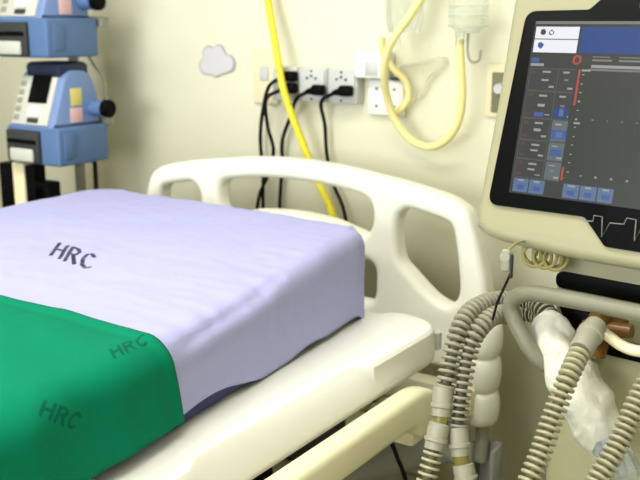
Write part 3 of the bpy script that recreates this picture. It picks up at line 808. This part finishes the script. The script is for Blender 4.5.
# neck, body, cart
def VB(n, a, b_, m, p=vent, bev=.004, seg=2): return box(n, a, b_, m, p, bev, TV, seg)
VB('neck', (.0, .115, .98), (.16, .24, 1.20), M['ventbody'], vent, .02, 4)
bd = VB('body', (-.050, .060, .52), (.275, .40, 1.022), M['ventbody'], vent, .012, 3)
finish(bm_prism(fillet([(-.046, .967), (.262, .967), (.262, .990), (-.046, .990)], .011, 6), .053, .064, .001), 'front_slot', M['black'], bd, TV @ XZ)
finish(bm_prism(fillet([(.030, .886), (.262, .886), (.262, .909), (.030, .909)], .011, 6), .053, .064, .001), 'front_slot', M['black'], bd, TV @ XZ)
finish(bm_prism([(-.046, .958), (-.010, .958), (.034, .905), (.022, .880), (-.010, .880)], .052, .064, .002), 'recess_panel', M['black'], bd, TV @ XZ)
VB('cart', (-.06, .08, .12), (.285, .44, .52), M['ventcream'], vent, .015, 3)
VB('cart_base', (-.10, .02, .075), (.325, .48, .12), M['grey'], vent, .015, 3)
for x, y in ((-.07, .05), (.295, .05), (-.07, .45), (.295, .45)):
    lathe('caster', (x - .014, y, .038), (x + .014, y, .038), [(0, .03), (.12, .038), (.88, .038), (1, .03)], M['dark'], vent, 18, TV)
hp = [(-.004, .056, .866), (-.008, .012, .870), (-.018, -.022, .882), (-.034, -.030, .899), (-.050, -.031, .920), (-.064, -.031, .942), (-.0675, -.031, .956), (-.060, -.031, .969), (-.042, -.031, .9775), (-.012, -.031, .980), (.06, -.031, .981), (.19, -.031, .981), (.235, -.031, .977), (.255, -.015, .97), (.26, .03, .965), (.26, .066, .962)]
tube('handle', hp, .0110, M['handle'], vent, 18, 8, TV)
# amber valve under the handle
av = bm_lathe((.044, .060, .936), (.044, -.024, .932), [(0, .016), (.3, .016), (.32, .022), (.5, .022), (.52, .015), (1, .014)], 18)
bm_lathe((.040, .01, .966), (.046, .0, .900), [(0, .009), (.2, .014), (.75, .014), (1, .010)], 16, av)
bm_lathe((.020, .01, .934), (.085, .01, .942), [(0, .010), (.4, .012), (1, .009)], 16, av)
finish(av, 'valve', M['amber'], vent, TV)
tube('sensor_tube', [(.052, -.012, .942), (.066, -.02, .940), (.085, -.022, .932), (.105, -.02, .929), (.13, -.015, .934), (.155, .0, .944), (.17, .06, .944)], .0075, M['cream'], vent, 12, 8, TV)

# ---------------------------------------------------------------- breathing hoses
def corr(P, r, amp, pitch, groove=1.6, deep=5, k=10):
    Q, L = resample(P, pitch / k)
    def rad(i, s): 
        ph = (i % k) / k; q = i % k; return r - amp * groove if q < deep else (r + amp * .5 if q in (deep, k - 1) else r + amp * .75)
    return bm_sweep(Q, rad, 20, True, mi=lambda i: 1 if i % k < deep else 0)  # groove faces get the painted shade colour
def hose(pts, label, parts, r=.0106, amp=.0028, pitch=.0092, m='hosegrey', at=None):
    o = empty('breathing_hose', pts[0] if at is None else at); tag(o, label, 'breathing hose', 'corrugated breathing hoses')
    finish(corr(cr(pts, 10), r, amp, pitch, *((1.5, 5) if m == 'hosegrey' else (1.6, 5))), 'corrugated_tube', [M[m], M['grooveshade' if m == 'hosegrey' else 'grooveshadetan']], o, None, 70)
    return o
def cuffs(o, a, b_, r, m='cuff'):
    return lathe('cuff', a, b_, [(0, r * .88), (.05, r), (.55, r), (.58, r * 1.12), (.70, r * 1.12), (.73, r * .96), (1, r * .9)], M[m], o, 22)
Vv = Vector
h1 = hose([(-0.413, 1.187, 0.932), (-0.431, 1.202, 0.938), (-0.451, 1.219, 0.939), (-0.473, 1.223, 0.939), (-0.489, 1.206, 0.94), (-0.499, 1.182, 0.943), (-0.503, 1.155, 0.944), (-0.507, 1.127, 0.94), (-0.508, 1.104, 0.929), (-0.508, 1.086, 0.909), (-0.508, 1.072, 0.884), (-0.507, 1.061, 0.863), (-0.508, 1.056, 0.846)],
          'grey corrugated hose curving down left of its twin, in front of the headboard end', None, .0118)
cuffs(h1, Vv((-0.509, 1.057, 0.854)), Vv((-0.505, 1.043, 0.818)), .0140)
lathe('adaptor', Vv((-0.505, 1.044, 0.821)), Vv((-0.505, 1.04, 0.805)), [(0, .0104), (1, .0104)], M['olive'], h1, 18)
cuffs(h1, Vv((-0.505, 1.041, 0.809)), Vv((-0.505, 1.025, 0.777)), .0145)
finish(corr(cr([(-0.505, 1.026, 0.778), (-0.506, 1.007, 0.738), (-0.507, 0.988, 0.692), (-0.511, 0.97, 0.641)], 10), .0115, .0028, .0092), 'corrugated_tube', [M['hosetan'], M['grooveshadetan']], h1, None, 70)
h2 = hose([(-0.406, 1.188, 0.919), (-0.425, 1.201, 0.923), (-0.446, 1.218, 0.924), (-0.469, 1.221, 0.922), (-0.479, 1.202, 0.921), (-0.481, 1.171, 0.93), (-0.485, 1.145, 0.931), (-0.487, 1.123, 0.926), (-0.49, 1.106, 0.915), (-0.492, 1.093, 0.896), (-0.491, 1.08, 0.871), (-0.489, 1.069, 0.847), (-0.488, 1.062, 0.821), (-0.487, 1.056, 0.798)],
          'grey corrugated hose right of its twin, passing in front of the ribbed bumper', None, .0118)
cuffs(h2, Vv((-0.487, 1.057, 0.802)), Vv((-0.477, 1.048, 0.767)), .0140)
lathe('adaptor', Vv((-0.477, 1.048, 0.769)), Vv((-0.472, 1.047, 0.752)), [(0, .0114), (1, .0114)], M['olive'], h2, 18)
cuffs(h2, Vv((-0.473, 1.047, 0.756)), Vv((-0.462, 1.041, 0.73)), .0145)
finish(corr(cr([(-0.462, 1.041, 0.732), (-0.45, 1.035, 0.702), (-0.438, 1.028, 0.651)], 10), .0115, .0028, .0092), 'corrugated_tube', [M['hosetan'], M['grooveshadetan']], h2, None, 70)
h3 = hose([(-.332, 1.084, .943), (-.333, 1.061, .933), (-.335, 1.029, .910), (-.340, 1.001, .870), (-.343, .978, .837), (-.348, .953, .805), (-.352, .928, .770), (-.356, .90, .71), (-.36, .88, .62)],
          'pale corrugated hose running down from the grey cuff under the handle', None, .0112, .0028, .0084, 'hosetan')
cuffs(h3, Vv((-.333, 1.068, .937)), Vv((-.331, 1.118, .957)), .0150)
h4 = hose([(-.240, 1.15, .965), (-.245, 1.125, .945), (-.251, 1.10, .920), (-.260, 1.074, .892), (-.267, 1.048, .860), (-.273, 1.024, .834), (-.281, 1.0, .810), (-.288, .974, .781), (-.295, .95, .73), (-.30, .93, .66)],
          'pale corrugated hose at the right photo edge, crossing the clear water trap', None, .0112, .0028, .0084, 'hosetan')

# white plastic-wrapped support arm
wp = cr([(-.422, 1.187, .934), (-.400, 1.169, .907), (-.371, 1.155, .872), (-.344, 1.144, .838), (-.322, 1.137, .807), (-.306, 1.127, .779)], 12)
Q, L = resample(wp, .004); prof = [(0, .016), (.06, .024), (.2, .030), (.45, .034), (.65, .036), (.82, .031), (.93, .025), (1, .018)]
def wr(i, s):
    t = i / (len(Q) - 1)
    for (a, ra), (c, rc) in zip(prof, prof[1:]):
        if t <= c: return ra + (rc - ra) * (t - a) / (c - a)
    return prof[-1][1]
bm = bm_sweep(Q, wr, 40)
for v in bm.verts:
    p = v.co; n1 = noise.noise(p * 32) * .007 + noise.noise(Vector((p.x * 120, p.y * 120, p.z * 60))) * .002
    v.co = p + (p - min(Q, key=lambda q: (q - p).length)).normalized() * n1
tag(finish(bm, 'wrapped_support_arm', M['wrap'], None, None, 70), 'white crinkled plastic wrapping around the support arm, hanging below the grey handle', 'wrapped arm')

# clear water trap
o = empty('water_trap', (-.272, 1.068, .775)); tag(o, 'clear bluish plastic water trap at the lower right, below the white wrapping', 'water trap')
a, b_ = Vv((-.296, 1.078, .828)), Vv((-.262, 1.066, .782))
lathe('cup', a, b_, [(0, .014), (.1, .021), (.8, .023), (.95, .02), (1, .012)], M['clearblue'], o, 24)
lathe('collar', a.lerp(b_, .12), a.lerp(b_, .24), [(0, .0235), (1, .0235)], M['clearblue'], o, 24)
lathe('core', a, a.lerp(b_, .8), [(0, .007), (1, .006)], M['lgrey'], o, 14)

# coiled sampling line and clip under the monitor
pts = []
for k in range(90):
    t = k / 89; an = t * 2 * PI * 6
    pts.append((-.452 + .040 * t + .013 * math.cos(an), 1.185 + .010 * math.sin(an * .5) + .012 * t, 1.018 - .004 * t + .014 * math.sin(an)))
pts = [(-.452, 1.225, 1.05), (-.450, 1.215, 1.042)] + pts + [(-.398, 1.215, 1.03), (-.38, 1.225, 1.045)]
tag(tube('sampling_line', pts, .0026, M['coil'], None, 8, 2), 'thin yellowish coiled line tucked under the monitor', 'line')
o = empty('line_clip', (-.447, 1.10, 1.0)); tag(o, 'small white clip on a black lead hanging below the monitor corner', 'clip')
cb = bm_box(-.4535, 1.096, 1.013, -.4405, 1.104, 1.043, .004, 3)
bm_lathe((-.447, 1.094, 1.034), (-.447, 1.106, 1.034), [(0, .007), (1, .007)], 16, cb)
finish(cb, 'clip_body', M['grey'], o)
box('jaw', (-.441, 1.097, 1.005), (-.4380, 1.104, 1.036), M['dark'], o, .0015)
tube('lead', [(-.440, 1.10, 1.012), (-.443, 1.10, 1.004), (-.448, 1.098, .990), (-.455, 1.096, .970), (-.462, 1.10, .945)], .0018, M['rubber'], o, 8)
tube('lead_top', [(-.446, 1.10, 1.040), (-.446, 1.13, 1.045), (-.450, 1.19, 1.036), (-.451, 1.20, 1.028)], .0018, M['coil'], o, 8)
